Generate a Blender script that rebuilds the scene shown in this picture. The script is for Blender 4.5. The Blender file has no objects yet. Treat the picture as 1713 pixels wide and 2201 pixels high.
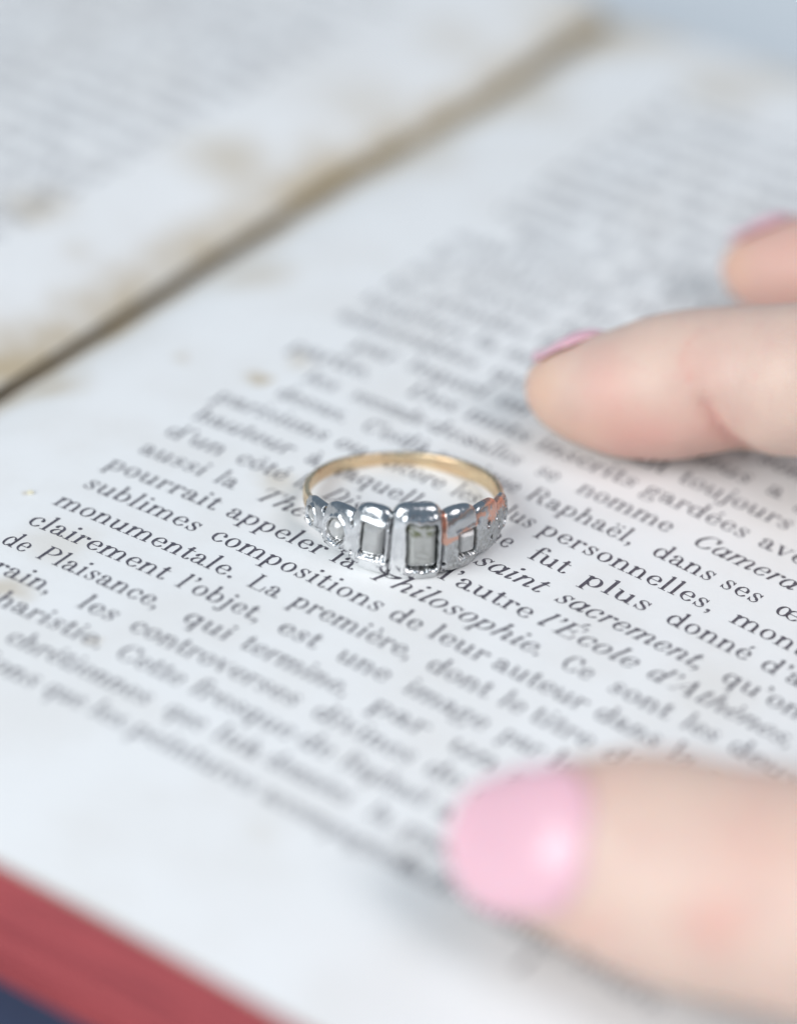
import bpy, bmesh, math, random
import numpy as np
from mathutils import Vector, Matrix
# everything is built in centimetres: 1 unit = 1 cm
scn = bpy.context.scene
# ---------------------------------------------------------------- camera
CAM_D, PHI, RHO, PXCM = 40.6, math.radians(32.99), math.radians(4.26), 217.5
FPX = CAM_D * PXCM
FWD = Vector((0, math.cos(PHI), -math.sin(PHI)))
R0 = Vector((1, 0, 0)); D0 = Vector((0, -math.sin(PHI), -math.cos(PHI)))
RIGHT = R0 * math.cos(RHO) - D0 * math.sin(RHO)
DOWN = R0 * math.sin(RHO) + D0 * math.cos(RHO)
EYE = -FWD * CAM_D - RIGHT * (5.5 / PXCM) - DOWN * (6.5 / PXCM)
cam = bpy.data.cameras.new('camera')
cam.sensor_fit = 'VERTICAL'; cam.sensor_height = 36; cam.sensor_width = 28.0
cam.lens = FPX / 2201 * 36
cam.clip_start = 1; cam.clip_end = 2000
cam.dof.use_dof = True; cam.dof.focus_distance = CAM_D - .68
cam.dof.aperture_fstop = cam.lens / 1000 / 2.25      # a lens opening about 2 cm wide
cam.dof.aperture_blades = 0
co = bpy.data.objects.new('camera', cam); scn.collection.objects.link(co); scn.camera = co
m3 = Matrix((RIGHT, -DOWN, -FWD)).transposed()
co.matrix_world = Matrix.Translation(EYE) @ m3.to_4x4()
# ---------------------------------------------------------------- light: soft window light from the left, pale ambient light all round, an added fill from the right
w = bpy.data.worlds.new("World"); scn.world = w; w.use_nodes = True
bg = w.node_tree.nodes['Background']; bg.inputs[0].default_value = (.62, .80, 1.0, 1); bg.inputs[1].default_value = .35
def lamp(name, loc, aim, sx, sy, power, col):
    l = bpy.data.lights.new(name, 'AREA'); l.shape = 'RECTANGLE'; l.size = sx; l.size_y = sy; l.energy = power; l.color = col
    o = bpy.data.objects.new(name, l); scn.collection.objects.link(o); o.location = loc
    o.rotation_euler = (Vector(aim) - Vector(loc)).to_track_quat('-Z', 'Y').to_euler()
    o['kind'] = 'structure'
    return o
lamp('window_light', (-56, -53, 46), (0, 0, 0), 64, 60, 80000, (.965, .99, 1.0))
lamp('fill_light', (50, -28, 70), (0, 0, 0), 44, 44, 33000, (1.0, .955, .96))  # added fill lamp, warm, to lighten the right of the page
scn.view_settings.view_transform = 'Standard'; scn.view_settings.look = 'None'
scn.view_settings.exposure = 0; scn.view_settings.gamma = 1
scn.cycles.use_denoising = True
try: scn.cycles.denoiser = 'OPENIMAGEDENOISE'
except Exception: pass
scn.cycles.max_bounces = 10
# ---------------------------------------------------------------- helpers
def ray(px, py):
    """direction from the eye through a point of the photograph"""
    return (FWD * FPX + RIGHT * (px - 856.5) + DOWN * (py - 1100.5)).normalized()
def at_z(px, py, z):
    r = ray(px, py); return EYE + r * ((z - EYE.z) / r.z)
def depth_of(p): return (p - EYE).dot(FWD)
def screen(p):
    v = Vector(p) - EYE; d = v.dot(FWD); return 856.5 + FPX * v.dot(RIGHT) / d, 1100.5 + FPX * v.dot(DOWN) / d
ALPHA = .5656; CA, SA = math.cos(ALPHA), math.sin(ALPHA)
U0, W0, LEAD = -2.778, -1.114, .4348
def wp(u, w_, z): return Vector((u*CA + w_*SA, -u*SA + w_*CA, z))
def dep(w_): return float(np.interp(w_, (4, 8, 11), (1, .65, .25)))
def z_right(u, w_=0):
    z = -.0085*u*u
    if u < -3.7: z -= .30*dep(w_)*((-3.7-u)/1.1)**2.2
    if u > 5: z -= .004*(u-5)**2
    return z
def gut_c(w_):
    return float(np.interp(w_, (-7, 3.5, 5.7, 8.2, 12), (-4.97, -4.96, -4.83, -4.58, -4.44)))
def z_left(u, w_=0):
    d = gut_c(w_) - .04 - u
    z = .10 - (.12 + .43*dep(w_))*math.exp(-max(d, 0)/.8) - .012*max(d-1, 0)**1.35
    return z
def uw_of(px, py, zf=z_right):
    z = 0.
    for _ in range(12):
        p = at_z(px, py, z); u = p.x*CA - p.y*SA; w_ = p.x*SA + p.y*CA; z = zf(u, w_)
    return u, w_
def link(o, parent=None):
    scn.collection.objects.link(o)
    if parent: o.parent = parent
    return o
def mesh_obj(name, V, F, mat, parent=None, smooth=True):
    me = bpy.data.meshes.new(name); me.from_pydata([tuple(v) for v in V], [], F); me.update()
    if mat: me.materials.append(mat)
    if smooth: me.shade_smooth()
    return link(bpy.data.objects.new(name, me), parent)
def tag(o, label=None, cat=None, kind=None, group=None):
    for k, v in (('label', label), ('category', cat), ('kind', kind), ('group', group)):
        if v: o[k] = v
    return o
def empty(name, label, cat, loc=(0, 0, 0)):
    o = bpy.data.objects.new(name, None); o.location = loc; o.empty_display_size = .5; link(o); return tag(o, label, cat)
class N:
    """small node-tree writer"""
    def __init__(s, name):
        s.m = bpy.data.materials.new(name); s.m.use_nodes = True; s.t = s.m.node_tree
        s.b = s.t.nodes['Principled BSDF']; s.out = s.t.nodes['Material Output']
    def n(s, kind, **kw):
        x = s.t.nodes.new('ShaderNode' + kind)
        for k, v in kw.items():
            if k in x.inputs: s.set(x.inputs[k], v)
            else: setattr(x, k, v)
        return x
    def set(s, inp, v):
        if isinstance(v, bpy.types.NodeSocket): s.t.links.new(v, inp)
        else:
            if hasattr(inp.default_value, '__len__') and len(inp.default_value) == 4 and len(v) == 3: v = (*v, 1)
            inp.default_value = v
    def p(s, **kw):
        for k, v in kw.items(): s.set(s.b.inputs[k.replace('_', ' ')], v)
        return s
    def math(s, op, a, b=0., c=0., clamp=False):
        x = s.t.nodes.new('ShaderNodeMath'); x.operation = op; x.use_clamp = clamp
        for i, v in enumerate((a, b, c)): s.set(x.inputs[i], v)
        return x.outputs[0]
    def mix(s, f, a, b, mode='MIX'):
        x = s.t.nodes.new('ShaderNodeMix'); x.data_type = 'RGBA'; x.blend_type = mode
        s.set(x.inputs[0], f); s.set(x.inputs[6], a); s.set(x.inputs[7], b); return x.outputs[2]
    def noise(s, scale, vec=None, detail=4, rough=.55, dist=0.):
        x = s.n('TexNoise', Scale=scale, Detail=float(detail), Roughness=rough, Distortion=dist)
        if vec is not None: s.t.links.new(vec, x.inputs['Vector'])
        return x.outputs['Fac']
    def ramp(s, f, a, b, lo=0., hi=1.):
        x = s.n('MapRange', interpolation_type='SMOOTHSTEP'); s.set(x.inputs[0], f)
        for i, v in enumerate((a, b, lo, hi)): x.inputs[i+1].default_value = v
        return x.outputs[0]
    def bump(s, h, strength=.3, dist=.01):
        x = s.n('Bump', Strength=strength, Distance=dist); s.t.links.new(h, x.inputs['Height'])
        s.t.links.new(x.outputs[0], s.b.inputs['Normal']); return s
    def obj(s): return s.n('TexCoord').outputs['Object']
# ---------------------------------------------------------------- materials
def paper_material(name, stains, seam=None):
    """old rag paper; stains = (u, w, radius, strength) of each foxing mark, in page coordinates kept in the uv map"""
    n = N(name)
    uv = n.n('UVMap', uv_map='page').outputs[0]
    co_ = n.obj()
    mott = n.noise(.9, co_, 5); fine = n.noise(28, co_, 6, .7); warp = n.n('TexNoise', Scale=1.7, Detail=5.0)
    n.t.links.new(co_, warp.inputs['Vector'])
    base = n.mix(n.ramp(mott, .35, .7), (.83, .835, .83), (.79, .785, .77))
    base = n.mix(n.math('MULTIPLY', n.ramp(fine, .55, .8), .10), base, (.62, .60, .56))
    off = n.n('VectorMath', operation='SCALE'); n.t.links.new(warp.outputs['Color'], off.inputs[0]); off.inputs[3].default_value = .55
    v2 = n.n('VectorMath', operation='ADD'); n.t.links.new(uv, v2.inputs[0]); n.t.links.new(off.outputs[0], v2.inputs[1])
    tot = None
    for (u, w_, r, k) in stains:
        d = n.n('VectorMath', operation='DISTANCE'); n.t.links.new(v2.outputs[0], d.inputs[0]); d.inputs[1].default_value = (u+.275, w_+.275, .275)
        f = n.ramp(d.outputs['Value'], 0.15*r, r*1.25, k, 0)
        tot = f if tot is None else n.math('MAXIMUM', tot, f)
    if seam:
        v3 = n.n('VectorMath', operation='ADD'); n.t.links.new(n.n('UVMap', uv_map='seam').outputs[0], v3.inputs[0]); n.t.links.new(off.outputs[0], v3.inputs[1])
        sx = n.n('SeparateXYZ'); n.t.links.new(v3.outputs[0], sx.inputs[0])
        d = n.math('ABSOLUTE', n.math('SUBTRACT', sx.outputs[0], seam[0]+.275))
        f = n.math('MULTIPLY', n.ramp(d, 0, seam[1], seam[2], 0), n.ramp(n.noise(1.1, co_, 4), .34, .60, .55, 1))
        tot = n.math('MAXIMUM', tot, f)
    base = n.mix(tot, base, (.50, .405, .265))
    n.p(Base_Color=base, Roughness=.78, Specular_IOR_Level=.25)
    h = n.math('ADD', n.math('MULTIPLY', n.noise(45, co_, 5, .7), .6), n.math('MULTIPLY', n.noise(6, co_, 3), .5))
    n.bump(h, .35, .012)
    return n.m
def simple(name, col, rough=.6, **kw):
    n = N(name); n.p(Base_Color=col, Roughness=rough, **kw); return n.m
def ink_material():
    n = N('printing_ink'); c = n.obj()
    f = n.ramp(n.noise(30, c, 5, .7), .35, .75)
    n.p(Base_Color=n.mix(f, (.06, .056, .072), (.17, .16, .19)), Roughness=.55); return n.m
INK = ink_material()
# ---------------------------------------------------------------- type: a modern-face (high contrast) letter drawn stroke by stroke
TH, HR = 0.178, 0.054          # stem and hairline, in x-heights
def t_rect(x0, y0, x1, y1): return [[(x0, y0), (x1, y0), (x1, y1), (x0, y1)]]
def t_path(pts, th=TH, hr=HR, closed=False, n=5, pw=2.0):
    P = []
    m = len(pts)
    segs = m if closed else m - 1
    for i in range(segs):
        if closed: a, b, c, d = pts[(i-1) % m], pts[i], pts[(i+1) % m], pts[(i+2) % m]
        else:
            b, c = pts[i], pts[i+1]
            a = pts[i-1] if i else (2*b[0]-c[0], 2*b[1]-c[1])
            d = pts[i+2] if i+2 < m else (2*c[0]-b[0], 2*c[1]-b[1])
        for k in range(n):
            t = k/n
            P.append(tuple(0.5*((2*b[j]) + (c[j]-a[j])*t + (2*a[j]-5*b[j]+4*c[j]-d[j])*t*t + (3*b[j]-a[j]-3*c[j]+d[j])*t**3) for j in (0, 1)))
    if not closed: P.append(pts[-1])
    q = []
    L = len(P)
    for i in range(L):
        p0 = P[(i-1) % L] if closed or i else P[i]
        p1 = P[(i+1) % L] if closed or i < L-1 else P[i]
        dx, dy = p1[0]-p0[0], p1[1]-p0[1]
        l = math.hypot(dx, dy) or 1
        dx /= l; dy /= l
        w = (hr + (th-hr)*abs(dy)**pw)/2
        q.append(((P[i][0]-dy*w, P[i][1]+dx*w), (P[i][0]+dy*w, P[i][1]-dx*w)))
    out = []
    for i in range(L if closed else L-1):
        a, b = q[i], q[(i+1) % L]
        out.append([a[0], a[1], b[1], b[0]])
    return out
def t_ell(cx, cy, rx, ry, a0=0, a1=360, th=TH, hr=HR):
    if a1-a0 >= 360: return t_path([(cx+rx*math.cos(math.radians(a)), cy+ry*math.sin(math.radians(a))) for a in range(0, 360, 45)], th, hr, True, 3)
    k = max(3, int(abs(a1-a0)/40)+1)
    return t_path([(cx+rx*math.cos(math.radians(a0+(a1-a0)*i/k)), cy+ry*math.sin(math.radians(a0+(a1-a0)*i/k))) for i in range(k+1)], th, hr, False, 3)
def t_dot(x, y, r): return [[(x+r*math.cos(a*math.pi/5), y+r*math.sin(a*math.pi/5)) for a in range(10)]]
def t_stem(x, y0, y1, w=TH, foot=True, head=False, it=False):
    o = t_rect(x-w/2, y0, x+w/2, y1)
    if it:
        if foot: o = t_path([(x, y1), (x, y0+.22), (x+.08, y0+.03), (x+.27, y0+.2)], w, HR)
    elif foot: o += t_rect(x-.22, y0, x+.22, y0+HR)
    if head == 'f': o += [[(x-w/2-.13, y1-.10), (x-w/2, y1-.16), (x+w/2-.03, y1), (x+w/2-.06, y1+.01)]]
    elif head: o += t_rect(x-.22, y1-HR, x+.22, y1)
    return o
def t_arch(xa, xb, it=False):      # shoulder of n, m, h springing from a stem at xa
    o = t_path([(xa+.05, .66), (xa+.16, .88), ((xa+xb)/2+.06, .97), (xb-.04, .82), (xb, .58)], TH*.98, HR)
    return o + t_stem(xb, 0, .60, it=it)
def t_tr(p, dx, dy=0): return [[(x+dx, y+dy) for x, y in q] for q in p]
def t_acc(k, x, y):
    if k == 'acute': return [[(x-.06, y), (x+.02, y-.02), (x+.24, y+.3), (x+.06, y+.33)]]
    if k == 'grave': return [[(x+.06, y), (x-.02, y-.02), (x-.24, y+.3), (x-.06, y+.33)]]
    if k == 'circ': return [[(x-.24, y), (x, y+.2), (x, y+.33), (x-.28, y+.02)], [(x, y+.2), (x+.24, y), (x+.28, y+.02), (x, y+.33)]]
    return t_dot(x-.2, y+.14, .1) + t_dot(x+.2, y+.14, .1)
ASC = 1.58
def glyph(c, it=False):
    """polygons and advance width of one letter, x-height = 1"""
    S = lambda x, y0, y1, **k: t_stem(x, y0, y1, it=it, **k)
    comp = {'é': ('e', 'acute', .5), 'è': ('e', 'grave', .5), 'ê': ('e', 'circ', .5), 'ë': ('e', 'dia', .5), 'à': ('a', 'grave', .45), 'â': ('a', 'circ', .45), 'ù': ('u', 'grave', .55), 'û': ('u', 'circ', .55), 'ô': ('o', 'circ', .5), 'î': ('ı', 'circ', .3), 'ï': ('ı', 'dia', .3)}
    if c in comp:
        b, k, x = comp[c]; p, w = glyph(b, it); return p + t_acc(k, x, 1.17), w
    if c == 'É': p, w = glyph('E', it); return p + t_acc('acute', .65, 1.62), w
    if c == ' ': return [], .52
    if c == 'a':
        if it: return t_ell(.44, .5, .29, .47, 20, 340) + t_stem(.78, 0, .98, it=True), 1.02
        return t_dot(.2, .74, .115) + t_path([(.16, .78), (.3, .95), (.5, .95), (.66, .72), (.66, .3), (.74, .05), (.9, .06), (.96, .16)]) + t_path([(.64, .6), (.36, .53), (.18, .27), (.3, .05), (.5, .06), (.64, .22)], TH*.95), 1.0
    if c == 'b': return t_stem(.24, 0.05, ASC, foot=False, head='f') + t_ell(.56, .5, .32, .47, -150, 150) + t_path([(.22, .1), (.3, .02)], HR, HR), 1.08
    if c == 'c': return t_dot(.74, .74, .115) + t_path([(.8, .72), (.66, .94), (.48, .97), (.24, .76), (.2, .5), (.26, .22), (.48, .03), (.66, .07), (.84, .27)]), .93
    if c == 'd': return t_ell(.44, .5, .29, .47, 30, 330) + t_stem(.8, 0, ASC, foot=False, head='f') + (t_path([(.8, .2), (.88, .02), (1.04, .2)], TH*.8) if it else t_rect(.8, 0, 1.05, HR)), 1.1
    if c == 'e': return t_path([(.2, .53), (.8, .53), (.80, .54)], HR, HR, n=2) + t_path([(.79, .53), (.74, .82), (.5, .97), (.26, .78), (.2, .5), (.26, .22), (.5, .03), (.68, .07), (.84, .26)]), .95
    if c == 'f': return S(.32, 0 if not it else 0, 1.2) + t_path([(.32, 1.1), (.36, 1.42), (.54, 1.55), (.68, 1.47)]) + t_dot(.68, 1.4, .11) + t_rect(.08, 1-HR, .62, 1), .64
    if c == 'g': return t_ell(.42, .66, .24, .31) + t_path([(.3, .37), (.16, .22), (.26, .08), (.6, .06), (.84, -.12), (.72, -.4), (.4, -.47), (.12, -.34), (.16, -.1), (.34, .03)], TH*.8) + t_path([(.6, .86), (.74, .97), (.85, .95)], HR, HR) + t_dot(.87, .9, .08), .98
    if c == 'h': return S(.26, 0, ASC, head='f', foot=not it) + t_arch(.26, .84, it), 1.12
    if c == 'ı': return S(.3, 0, .98, head='f'), .6
    if c == 'i': return S(.3, 0, .98, head='f') + t_dot(.28, 1.38, .125), .6
    if c == 'j': return t_stem(.34, -.1, .98, foot=False, head='f') + t_path([(.34, 0), (.33, -.3), (.2, -.47), (.02, -.44)]) + t_dot(.04, -.38, .1) + t_dot(.32, 1.38, .125), .6
    if c == 'k': return S(.26, 0, ASC, head='f') + t_path([(.32, .4), (.8, .94)], HR, HR) + t_path([(.45, .55), (.88, 0.03)], TH, TH) + t_rect(.6, 1-HR, 1, 1) + t_rect(.66, 0, 1.08, HR), 1.1
    if c == 'l': return S(.3, 0, ASC, head='f'), .6
    if c == 'm': return S(.26, 0, .98, head='f', foot=not it) + t_arch(.26, .84, False) + t_arch(.84, 1.42, it), 1.7
    if c == 'n': return S(.26, 0, .98, head='f', foot=not it) + t_arch(.26, .84, it), 1.12
    if c == 'o': return t_ell(.5, .5, .32, .475), 1.0
    if c == 'p': return t_stem(.26, -.52, .98, head='f') + t_ell(.58, .5, .31, .47, -150, 150), 1.1
    if c == 'q': return t_ell(.44, .5, .29, .47, 30, 330) + t_stem(.8, -.52, .98), 1.08
    if c == 'r': return t_stem(.28, 0, .98, head='f', foot=not it) + t_path([(.34, .66), (.46, .9), (.62, .96)], HR, HR) + t_dot(.68, .85, .125), .82
    if c == 's': return t_path([(.66, .78), (.52, .95), (.34, .95), (.22, .76), (.3, .6), (.55, .45), (.67, .26), (.55, .05), (.34, .04), (.2, .22)], TH*.5, HR) + t_path([(.25, .72), (.36, .57), (.54, .46), (.63, .3)], TH*1.05, TH*.8) + t_rect(.66, .66, .72, .98) + t_rect(.14, .02, .2, .36), .86
    if c == 't': return t_path([(.3, 1.3), (.3, .24), (.38, .04), (.54, .04), (.66, .2)], TH) + [[(.06, .94), (.3, 1.3), (.36, 1.3), (.36, .94)]] + t_rect(.06, 1-HR, .6, 1), .68
    if c == 'u': return t_path([(.26, .95), (.26, .3), (.36, .06), (.58, .05), (.8, .3)], TH) + t_stem(.84, 0, .98, foot=False, head='f') + t_rect(.04, .98-HR, .26, .98) + (t_path([(.84, .2), (.92, .02), (1.08, .2)], TH*.8) if it else t_rect(.84, 0, 1.08, HR)), 1.14
    if c == 'v': return t_path([(.2, .96), (.52, .03)], TH, TH) + t_path([(.54, .03), (.84, .96)], HR, HR) + t_rect(.02, 1-HR, .44, 1) + t_rect(.66, 1-HR, 1.0, 1), 1.02
    if c == 'x': return t_path([(.22, .96), (.8, .03)], TH, TH) + t_path([(.22, .03), (.8, .96)], HR, HR) + t_rect(.02, 1-HR, .42, 1) + t_rect(.62, 1-HR, .98, 1) + t_rect(.02, 0, .4, HR) + t_rect(.6, 0, 1, HR), 1.04
    if c == 'y': return t_path([(.2, .96), (.52, .06)], TH, TH) + t_path([(.84, .96), (.5, -.1), (.34, -.42), (.16, -.42)], HR, HR) + t_dot(.16, -.36, .1) + t_rect(.02, 1-HR, .44, 1) + t_rect(.66, 1-HR, 1.0, 1), 1.02
    if c == 'z': return t_rect(.1, 1-HR, .8, 1) + t_rect(.1, 0, .8, HR) + t_path([(.72, .96), (.18, .04)], TH*.8, TH*.8) + t_rect(.08, .75, .14, 1) + t_rect(.76, 0, .82, .27), .9
    if c == 'œ': return t_ell(.46, .5, .29, .475) + t_tr(glyph('e')[0], .52), 1.5
    if c == ',': return t_dot(.24, .1, .125) + t_path([(.31, .12), (.3, -.1), (.16, -.26)], HR*1.6, HR), .5
    if c == '.': return t_dot(.24, .11, .13), .5
    if c == '’': return t_dot(.2, 1.42, .12) + t_path([(.27, 1.44), (.27, 1.22), (.12, 1.06)], HR*1.6, HR), .42
    if c == '-': return t_rect(.08, .42, .5, .52), .58
    if c == ';': return t_dot(.24, .85, .125) + glyph(',')[0], .55
    CH = 1.5
    if c == 'A': return t_path([(.22, .03), (.76, 1.47)], HR, HR) + t_path([(.72, 1.5), (1.24, .03)], TH*1.1, TH*1.1) + t_rect(.36, .48, 1.02, .48+HR) + t_rect(.02, 0, .46, HR) + t_rect(.96, 0, 1.52, HR), 1.55
    if c == 'C': return t_path([(1.14, 1.02), (1.0, 1.36), (.76, 1.46), (.42, 1.3), (.24, .75), (.42, .2), (.76, .04), (1.02, .14), (1.18, .42)], TH*1.15) + t_rect(1.12, .98, 1.18, 1.48), 1.35
    if c == 'D': return t_stem(.34, 0, CH, head=True, w=TH*1.1) + t_path([(.3, CH-.03), (.7, CH-.04), (1.1, 1.2), (1.2, .75), (1.1, .3), (.7, .04), (.3, .03)], TH*1.15), 1.5
    if c in 'EF':
        o = t_stem(.34, 0, CH, head=True, w=TH*1.1) + t_rect(.3, CH-HR, 1.1, CH) + t_rect(.3, .75, .86, .75+HR) + t_rect(1.06, 1.06, 1.12, CH) + t_rect(.82, .55, .88, 1.0)
        return (o + t_rect(.3, 0, 1.14, HR) + t_rect(1.1, 0, 1.18, .46), 1.32) if c == 'E' else (o, 1.2)
    if c == 'G': return glyph('C')[0] + t_stem(1.14, .1, .66, head=True, foot=False), 1.5
    if c == 'H': return t_stem(.34, 0, CH, head=True) + t_stem(1.2, 0, CH, head=True) + t_rect(.34, .74, 1.2, .8), 1.55
    if c == 'I': return t_stem(.36, 0, CH, head=True, w=TH*1.1), .72
    if c == 'J': return t_path([(.5, CH), (.5, .3), (.36, .04), (.16, .08)]) + t_dot(.17, .17, .12) + t_rect(.26, CH-HR, .74, CH), .84
    if c == 'L': return t_stem(.34, 0, CH, head=True, w=TH*1.1) + t_rect(.3, 0, 1.14, HR) + t_rect(1.08, 0, 1.16, .56), 1.26
    if c == 'M': return t_stem(.3, 0, CH, w=HR) + t_stem(1.5, 0, CH, head=True) + t_path([(.3, 1.46), (.86, .05)], TH, TH) + t_path([(.88, .05), (1.46, 1.46)], HR, HR) + t_rect(.08, CH-HR, .4, CH), 1.82
    if c == 'N': return t_stem(.32, 0, CH, w=HR) + t_stem(1.2, 0.05, CH, w=HR, foot=False, head=True) + t_path([(.3, 1.46), (1.2, .03)], TH, TH) + t_rect(.08, CH-HR, .4, CH), 1.5
    if c == 'O': return t_ell(.75, .75, .5, .72, th=TH*1.15), 1.5
    if c == 'Q': return t_ell(.75, .75, .5, .72, th=TH*1.15) + t_path([(.7, .1), (.9, -.25), (1.2, -.2)]), 1.5
    if c in 'PBR':
        o = t_stem(.34, 0, CH, head=True, w=TH*1.1) + t_path([(.3, CH-.03), (.76, CH-.04), (1.04, 1.12), (.76, .76), (.3, .73)], TH*1.15)
        if c == 'R': o += t_path([(.7, .74), (.96, .55), (1.02, .15), (1.18, .03), (1.3, .16)])
        if c == 'B': o += t_path([(.3, .76), (.8, .74), (1.14, .4), (.8, .04), (.3, .03)], TH*1.15)
        return o, {'P': 1.22, 'R': 1.42, 'B': 1.34}[c]
    if c == 'S': return t_path([(.86, 1.1), (.7, 1.42), (.44, 1.45), (.26, 1.18), (.4, .9), (.74, .64), (.9, .36), (.7, .05), (.44, .05), (.24, .4)], TH*1.0) + t_rect(.86, 1.02, .92, 1.48) + t_rect(.16, .03, .22, .5), 1.1
    if c == 'T': return t_stem(.68, 0, CH, w=TH*1.1) + t_rect(.1, CH-HR, 1.26, CH) + t_rect(.07, 1.06, .13, CH) + t_rect(1.23, 1.06, 1.29, CH), 1.36
    if c == 'V': return t_path([(.26, 1.47), (.74, .03)], TH*1.1, TH*1.1) + t_path([(.76, .03), (1.22, 1.47)], HR, HR) + t_rect(.02, CH-HR, .56, CH) + t_rect(.98, CH-HR, 1.44, CH), 1.46
    if c == 'U': return t_path([(.32, CH), (.32, .4), (.5, .06), (.9, .06), (1.16, .4), (1.16, CH)], TH) + t_rect(.06, CH-HR, .6, CH) + t_rect(.98, CH-HR, 1.36, CH), 1.44
    return t_ell(.5, .5, .32, .475), 1.0
# ---------------------------------------------------------------- the book
TOPW, BOTW = 11.1, -6.78
UR, UL = 8.6, -18.5
def gap(w_): return .035 + .019*max(w_+1, 0) + .012*math.sin(w_*1.3)*min(1, max(0, w_/4))
def gut_r(w_): return gut_c(w_) + gap(w_)*.5
def gut_l(w_): return gut_c(w_) - gap(w_)*.5
book = empty('open_book', 'old open French book with foxed pages, red edges and navy boards under the ring', 'book', (0, 0, -1.65))
book_off = Vector(book.location)
def grid_leaf(name, us, ws, zf, mat, gut=None):
    V = []; F = []; UV = []
    nu, nw = len(us), len(ws)
    for w_ in ws:
        for i, s in enumerate(us):
            u = s(w_) if callable(s) else s
            V.append(wp(u, w_, zf(u, w_)) - book_off); UV.append((u, w_))
    for j in range(nw-1):
        for i in range(nu-1):
            a = j*nu+i; F.append((a, a+1, a+nu+1, a+nu))
    o = mesh_obj(name, V, F, mat, book)
    l = o.data.uv_layers.new(name='page')
    for lp in o.data.loops: l.data[lp.index].uv = UV[lp.vertex_index]
    l2 = o.data.uv_layers.new(name='seam')
    for lp in o.data.loops: q = UV[lp.vertex_index]; l2.data[lp.index].uv = (q[0] - gut_c(q[1]), q[1])
    return o
def lerp(a, b, t): return a + (b-a)*t
def px_stains(lst, zf=z_right):
    out = []
    for px, py, r, k in lst:
        u, w_ = uw_of(px, py, zf); out.append((u, w_, r, k))
    return out
right_st = px_stains([(545, 812, .20, .75), (640, 775, .22, .45), (390, 765, .16, .40), (580, 1035, .30, .42), (12, 1265, .30, .55), (130, 1165, .45, .22), (850, 1000, .3, .15), (430, 600, .35, .55), (540, 590, .6, .38), (300, 690, .35, .4), (110, 830, .45, .55), (20, 860, .5, .6),
                      (60, 1060, .06, .5), (215, 1385, .12, .35), (1560, 190, .7, .35), (1300, 75, .8, .6), (1420, 60, .8, .55), (1700, 150, .7, .4), (180, 750, .3, .35), (900, 340, .7, .3), (1090, 215, .8, .4), (1480, 950, .2, .15), (565, 1795, .22, .12), (1530, 1500, .6, .10)])
left_st = px_stains([(500, 345, .7, .55), (560, 400, .5, .4), (90, 440, .45, .5), (70, 455, .35, .45), (390, 520, .35, .40), (170, 545, .18, .25), (160, 680, .4, .4), (40, 760, .5, .6), (980, 80, .7, .22), (800, 230, .7, .3), (700, 330, .5, .35), (1200, 30, .7, .3), (230, 640, .3, .4)], z_left)
PAPER_R = paper_material('foxed_paper', right_st, (.02, .62, .95))
PAPER_L = paper_material('foxed_paper_left', left_st, (-.06, .60, .95))
def rows(n=60): return [lerp(BOTW, TOPW, i/n) for i in range(n+1)]
us_r = [(lambda w_, t=t: lerp(gut_r(w_), -3.4, t)) for t in [i/14 for i in range(14)]] + [lerp(-3.4, UR, i/50) for i in range(51)]
us_l = [lerp(UL, -6.6, i/40) for i in range(41)] + [(lambda w_, t=t: lerp(-6.6, gut_l(w_), t)) for t in [i/22 for i in range(1, 23)]]
def rip(zf, amp=.012):
    return lambda u, w_: zf(u, w_) + amp*math.sin(.9*u+.6*w_+1.2)*math.sin(.35*w_-.2*u)*min(1, max(0, (abs(u)+abs(w_)-2)/4))
page_r = grid_leaf('page', us_r, rows(), rip(z_right), PAPER_R)
page_l = grid_leaf('page', us_l, rows(), rip(z_left, .02), PAPER_L)
page_l['label'] = 'left-hand page out of focus beyond the gutter'
page_r['label'] = 'right-hand page of French text under the ring'
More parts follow.
